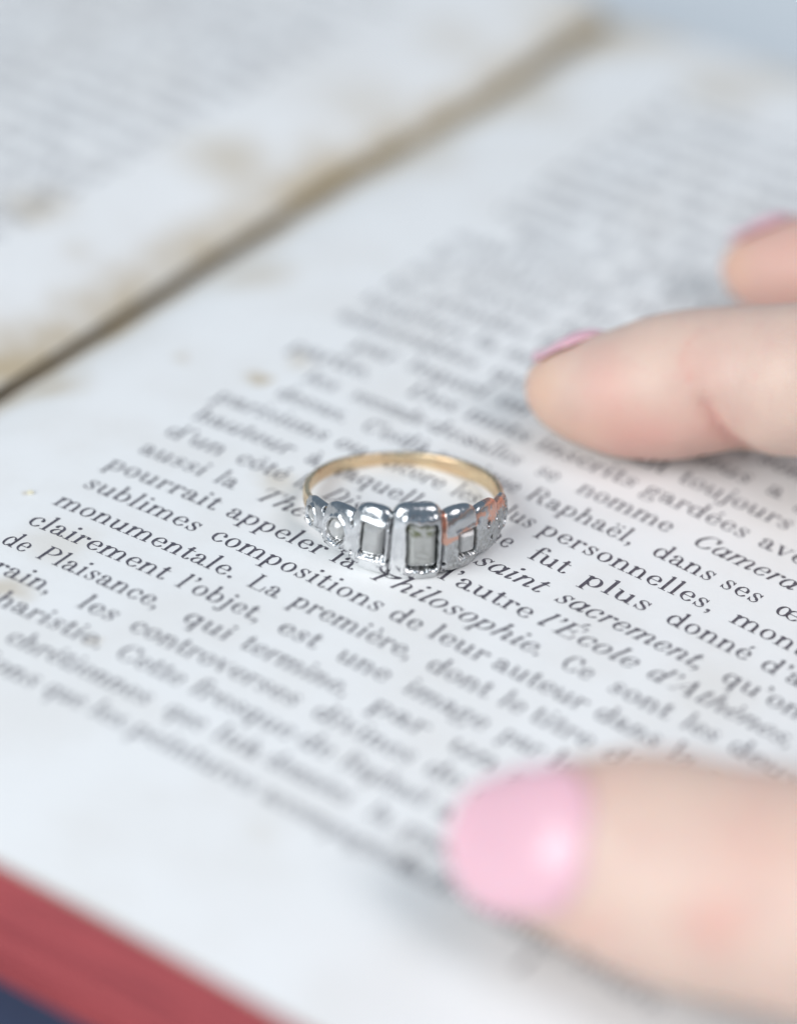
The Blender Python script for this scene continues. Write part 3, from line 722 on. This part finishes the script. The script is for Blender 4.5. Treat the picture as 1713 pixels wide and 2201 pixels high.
def cat(ch, n=6):
    out = []
    m = len(ch)
    for i in range(m-1):
        a = ch[max(i-1, 0)]; b = ch[i]; c = ch[i+1]; d = ch[min(i+2, m-1)]
        for k in range(n):
            t = k/n
            f = lambda p, q, r, s: ((q*2) + (r-p)*t + (p*2-q*5+r*4-s)*t*t + (q*3-p-r*3+s)*t**3)*.5
            out.append((f(a[0], b[0], c[0], d[0]), f(a[1], b[1], c[1], d[1])))
    out.append(ch[-1]); return out
def tube(ch, up, flat=1.0, V=None, F=None, n=28, cap0=True):
    C = cat(ch); b0 = len(V)
    for i, (p, r) in enumerate(C):
        t = (C[min(i+1, len(C)-1)][0] - C[max(i-1, 0)][0]).normalized()
        s = t.cross(up).normalized(); q = s.cross(t).normalized()
        for k in range(n):
            a = 2*math.pi*k/n
            V.append(p + s*math.cos(a)*r + q*math.sin(a)*r*flat)
    for i in range(len(C)-1):
        for k in range(n):
            a, b = b0+i*n, b0+(i+1)*n
            F.append((a+k, a+(k+1) % n, b+(k+1) % n, b+k))
    # rounded closing caps
    for end in (0, len(C)-1):
        p, r = C[end]; q = C[1][0] if end == 0 else C[-2][0]
        V.append(p + (p-q).normalized()*r*.55); ci = len(V)-1
        for k in range(n):
            a = b0+end*n+k; b = b0+end*n+(k+1) % n
            F.append((b, a, ci) if end == 0 else (a, b, ci))
    return C
UPZ = Vector((0, 0, 1))
TH_N = Vector((-.10, -.71, .70)).normalized()      # the thumbnail looks up and towards the viewer
IN_N = Vector((-.10, .57, .82)).normalized()
objs = []
V, F = [], []
tube(I_, IN_N, .97, V, F); tube(M_, IN_N, .97, V, F); tube(T_, TH_N, .80, V, F)
tube(RI, UPZ, 1, V, F); tube(LI, UPZ, 1, V, F)
for c in PALM: tube(c, UPZ, .85, V, F)
raw = bpy.data.meshes.new('raw'); raw.from_pydata([tuple(v) for v in V], [], F)
ro = bpy.data.objects.new('raw', raw); scn.collection.objects.link(ro)
md = ro.modifiers.new('r', 'REMESH'); md.mode = 'VOXEL'; md.voxel_size = .075
sm = ro.modifiers.new('s', 'SMOOTH'); sm.iterations = 16; sm.factor = .5
dg = bpy.context.evaluated_depsgraph_get()
skin_me = bpy.data.meshes.new_from_object(ro.evaluated_get(dg)); bpy.data.objects.remove(ro)
nv = len(skin_me.vertices)
P = np.empty(nv*3, np.float32); skin_me.vertices.foreach_get('co', P); P = P.reshape(-1, 3).astype(float)
NO = np.empty(nv*3, np.float32); skin_me.vertex_normals.foreach_get('vector', NO); NO = NO.reshape(-1, 3)
E3 = np.array(EYE); rel = P - E3; dep = rel @ np.array(FWD)
SX = 856.5 + FPX*(rel @ np.array(RIGHT))/dep; SY = 1100.5 + FPX*(rel @ np.array(DOWN))/dep
facing = (NO @ -np.array(FWD)) > -.1
def seg_groove(pts, width, deepness, region):
    """a fold of skin along a polyline given where it shows on the finger"""
    d = np.full(nv, 1e9)
    for (ax, ay), (bx, by) in zip(pts, pts[1:]):
        vx, vy = bx-ax, by-ay; t = np.clip(((SX-ax)*vx+(SY-ay)*vy)/(vx*vx+vy*vy), 0, 1)
        d = np.minimum(d, np.hypot(SX-ax-t*vx, SY-ay-t*vy))
    k = np.exp(-(d/width)**2)*region
    return k*deepness, k
on_index = facing & (P[:, 1] > -.6) & (P[:, 1] < 2.4) & (P[:, 0] < 5.5)
g1, k1 = seg_groove([(1516, 870), (1528, 893), (1548, 925), (1585, 958), (1625, 985)], 15, .07, on_index)
g7, k7 = seg_groove([(1560, 850), (1575, 890), (1600, 925)], 7, .012, on_index)
g8, k8 = seg_groove([(1500, 750), (1506, 800), (1512, 850)], 9, .014, on_index)
g2, k2 = seg_groove([(1478, 730), (1470, 775), (1476, 815)], 8, .010, on_index)
g3, k3 = seg_groove([(1645, 735), (1630, 790), (1622, 845)], 5, .008, on_index)
g4, k4 = seg_groove([(1445, 735), (1440, 790)], 6, .008, on_index)
swell = np.exp(-(((SX-1440)/70)**2+((SY-945)/40)**2))*.035*on_index + np.exp(-(((SX-1650)/60)**2+((SY-935)/45)**2))*.03*on_index
on_thumb = (P[:, 1] < -3.5)
g5, k5 = seg_groove([(1660, 1700), (1668, 1800), (1660, 1900), (1650, 1990)], 22, .02, on_thumb & facing)
g6, k6 = seg_groove([(1590, 1720), (1600, 1800), (1588, 1890)], 16, .012, on_thumb & facing)
P += NO*.008
P += NO*(-(g1+g2+g3+g4+g5+g6+g7+g8)+swell)[:, None]
# nothing sinks into the page
U_ = P[:, 0]*CA - P[:, 1]*SA
zp = -.0085*U_*U_ - np.where(U_ > 5, .004*(U_-5)**2, 0) + .006
inside = (P[:, 0] < 9) & (P[:, 2] < zp)
P[inside, 2] = zp[inside]
P_l = P - np.array(hoff)
skin_me.vertices.foreach_set('co', P_l.astype(np.float32).ravel()); skin_me.update()
skin_me.name = 'hand_skin'
def blob(x, y, rx, ry, reg=1.0): return np.exp(-(((SX-x)/rx)**2+((SY-y)/ry)**2))*reg
flush = .50*blob(1370, 940, 140, 70, on_index) + .38*k1 + .25*blob(1540, 945, 60, 60, on_index) + .30*blob(1300, 830, 60, 70, on_index) + .3*k2 + .2*blob(1500, 800, 50, 60, on_index)
flush += .45*blob(1540, 1985, 70, 60, on_thumb) + .25*blob(1270, 1990, 60, 30, on_thumb) + .3*blob(1200, 1690, 90, 40, on_thumb) + .2*blob(1640, 1830, 120, 100, on_thumb)
flush += .35*((P[:, 1] > 2.4) & (P[:, 0] < 6))
tipw = blob(1160, 830, 40, 110, on_index) + blob(1230, 930, 70, 30, on_index)*.6 + blob(1580, 560, 30, 90, (P[:, 1] > 2.4))
ca = skin_me.color_attributes.new('flush', 'FLOAT_COLOR', 'POINT')
arr = np.zeros((nv, 4), np.float32); arr[:, 0] = np.clip(flush, 0, 1); arr[:, 1] = np.clip(tipw, 0, 1); arr[:, 3] = 1
ca.data.foreach_set('color', arr.ravel())
def skin_material():
    n = N('pale_skin'); c = n.obj()
    at = n.n('Attribute', attribute_name='flush'); sp = n.n('SeparateColor'); n.t.links.new(at.outputs['Color'], sp.inputs[0])
    b = n.mix(n.ramp(n.noise(1.6, c, 4), .35, .7), (.69, .51, .42), (.65, .46, .385))
    b = n.mix(n.math('MULTIPLY', n.ramp(n.noise(7, c, 4), .5, .75), .3), b, (.68, .42, .36))
    b = n.mix(sp.outputs[0], b, (.70, .30, .25))
    b = n.mix(n.math('MULTIPLY', sp.outputs[1], .6), b, (.74, .47, .33))
    n.p(Base_Color=b, Roughness=.46, Subsurface_Weight=.35, Subsurface_Radius=(1.0, .35, .2), Subsurface_Scale=.22, Specular_IOR_Level=.45)
    n.b.subsurface_method = 'RANDOM_WALK'
    vor = n.n('TexVoronoi', Scale=24.0, feature='DISTANCE_TO_EDGE'); mp = n.n('Mapping'); n.t.links.new(c, mp.inputs[0]); mp.inputs['Scale'].default_value = (1.5, .8, .8)
    n.t.links.new(mp.outputs[0], vor.inputs['Vector'])
    h = n.math('ADD', n.math('MULTIPLY', n.ramp(vor.outputs[0], 0, .12), .8), n.math('MULTIPLY', n.noise(30, c, 4), .6))
    n.bump(h, .4, .006); return n.m
skin_me.materials.clear(); skin_me.materials.append(skin_material()); skin_me.shade_smooth()
so = link(bpy.data.objects.new('hand_skin', skin_me), hand)
# nails
def nail_material():
    n = N('pink_nail_varnish'); c = n.obj()
    n.p(Base_Color=(.735, .44, .50), Roughness=.34, Specular_IOR_Level=.3, Coat_Weight=.45, Coat_Roughness=.04, Subsurface_Weight=.15, Subsurface_Scale=.05).bump(n.noise(3, c, 2), .1, .01); return n.m
NAIL = nail_material()
def nail(ch, up, flat, s0, s1, amax, lift, label, tip_ext=.05):
    """curved plate on the back of a finger from distance s0 (tip) to s1 (cuticle) along its axis"""
    C = cat(ch, 10); S = [0.]
    for (p, _), (q, _) in zip(C, C[1:]): S.append(S[-1]+(q-p).length)
    def at(s):
        s = max(0, s)
        for i in range(len(S)-1):
            if S[i+1] >= s:
                f = (s-S[i])/(S[i+1]-S[i]); p = C[i][0].lerp(C[i+1][0], f); r = lerp(C[i][1], C[i+1][1], f)
                return p, r, i
    nu, nv_ = 26, 22
    V = []; F = []
    pm, rm, im = at(s1)
    t = (at(s1+.3)[0]-at(s0+.2)[0]).normalized(); sd = t.cross(up).normalized(); q = sd.cross(t).normalized()
    pts = []
    for side in (1, -1):
        for i in range(nu+1):
            f = i/nu
            s = lerp(s0-tip_ext, s1, f)
            ext = min(0, s)
            p, r, _ = at(s)
            rr_ = lerp(r, rm, .55) if f < .5 else r     # the plate stays flatter than the fingertip
            e = abs(2*f-1)
            wd = (1-max(0, 1-f/.58)**2.1)**.5 if f < .58 else 1
            if f > .72: wd = (1-((f-.72)/.28)**2.2*.62)
            rs = rm*1.0
            base = p + t*ext
            # top line of the nail, gently arched lengthwise
            topd = lerp(at(max(s0+.12, .12))[1]*flat*.86, rm*flat*.985, smooth(f*1.15)) + .02*math.sin(math.pi*f)
            for k in range(nv_+1):
                x = (2*k/nv_-1)
                a = x*amax*wd
                pos = base + sd*math.sin(a)*rs*.98 + q*(topd - rs*flat*(1-math.cos(a)) + lift) 
                thick = .018*(1-x**6)*(1-e**8)
                V.append(pos + q*(thick if side > 0 else -.03) - hoff)
    n1 = (nu+1)*(nv_+1)
    for i in range(nu):
        for k in range(nv_):
            a = i*(nv_+1)+k
            F.append((a, a+1, a+nv_+2, a+nv_+1)); F.append((n1+a+nv_+1, n1+a+nv_+2, n1+a+1, n1+a))
    rim = [k for k in range(nv_+1)] + [i*(nv_+1)+nv_ for i in range(1, nu+1)] + [nu*(nv_+1)+k for k in range(nv_-1, -1, -1)] + [i*(nv_+1) for i in range(nu-1, 0, -1)]
    for a, b in zip(rim, rim[1:]+rim[:1]): F.append((b, a, n1+a, n1+b))
    o = mesh_obj('fingernail', V, F, NAIL, hand); o['label'] = label
    return o
nail(T_, TH_N, .80, .0, 1.22, .82, .02, 'wide pink thumbnail with a white window glint', .14)
nail(I_, IN_N, .97, .02, .80, .75, .018, 'pink nail of the index finger seen edge-on', .05)
nail(M_, IN_N, .97, .02, .75, .75, .045, 'blurred pink nail of the middle finger', .05)
nail(RI, UPZ, 1, .02, .85, .7, .02, 'pink nail of the ring finger')
nail(LI, UPZ, 1, .02, .7, .7, .02, 'pink nail of the little finger')
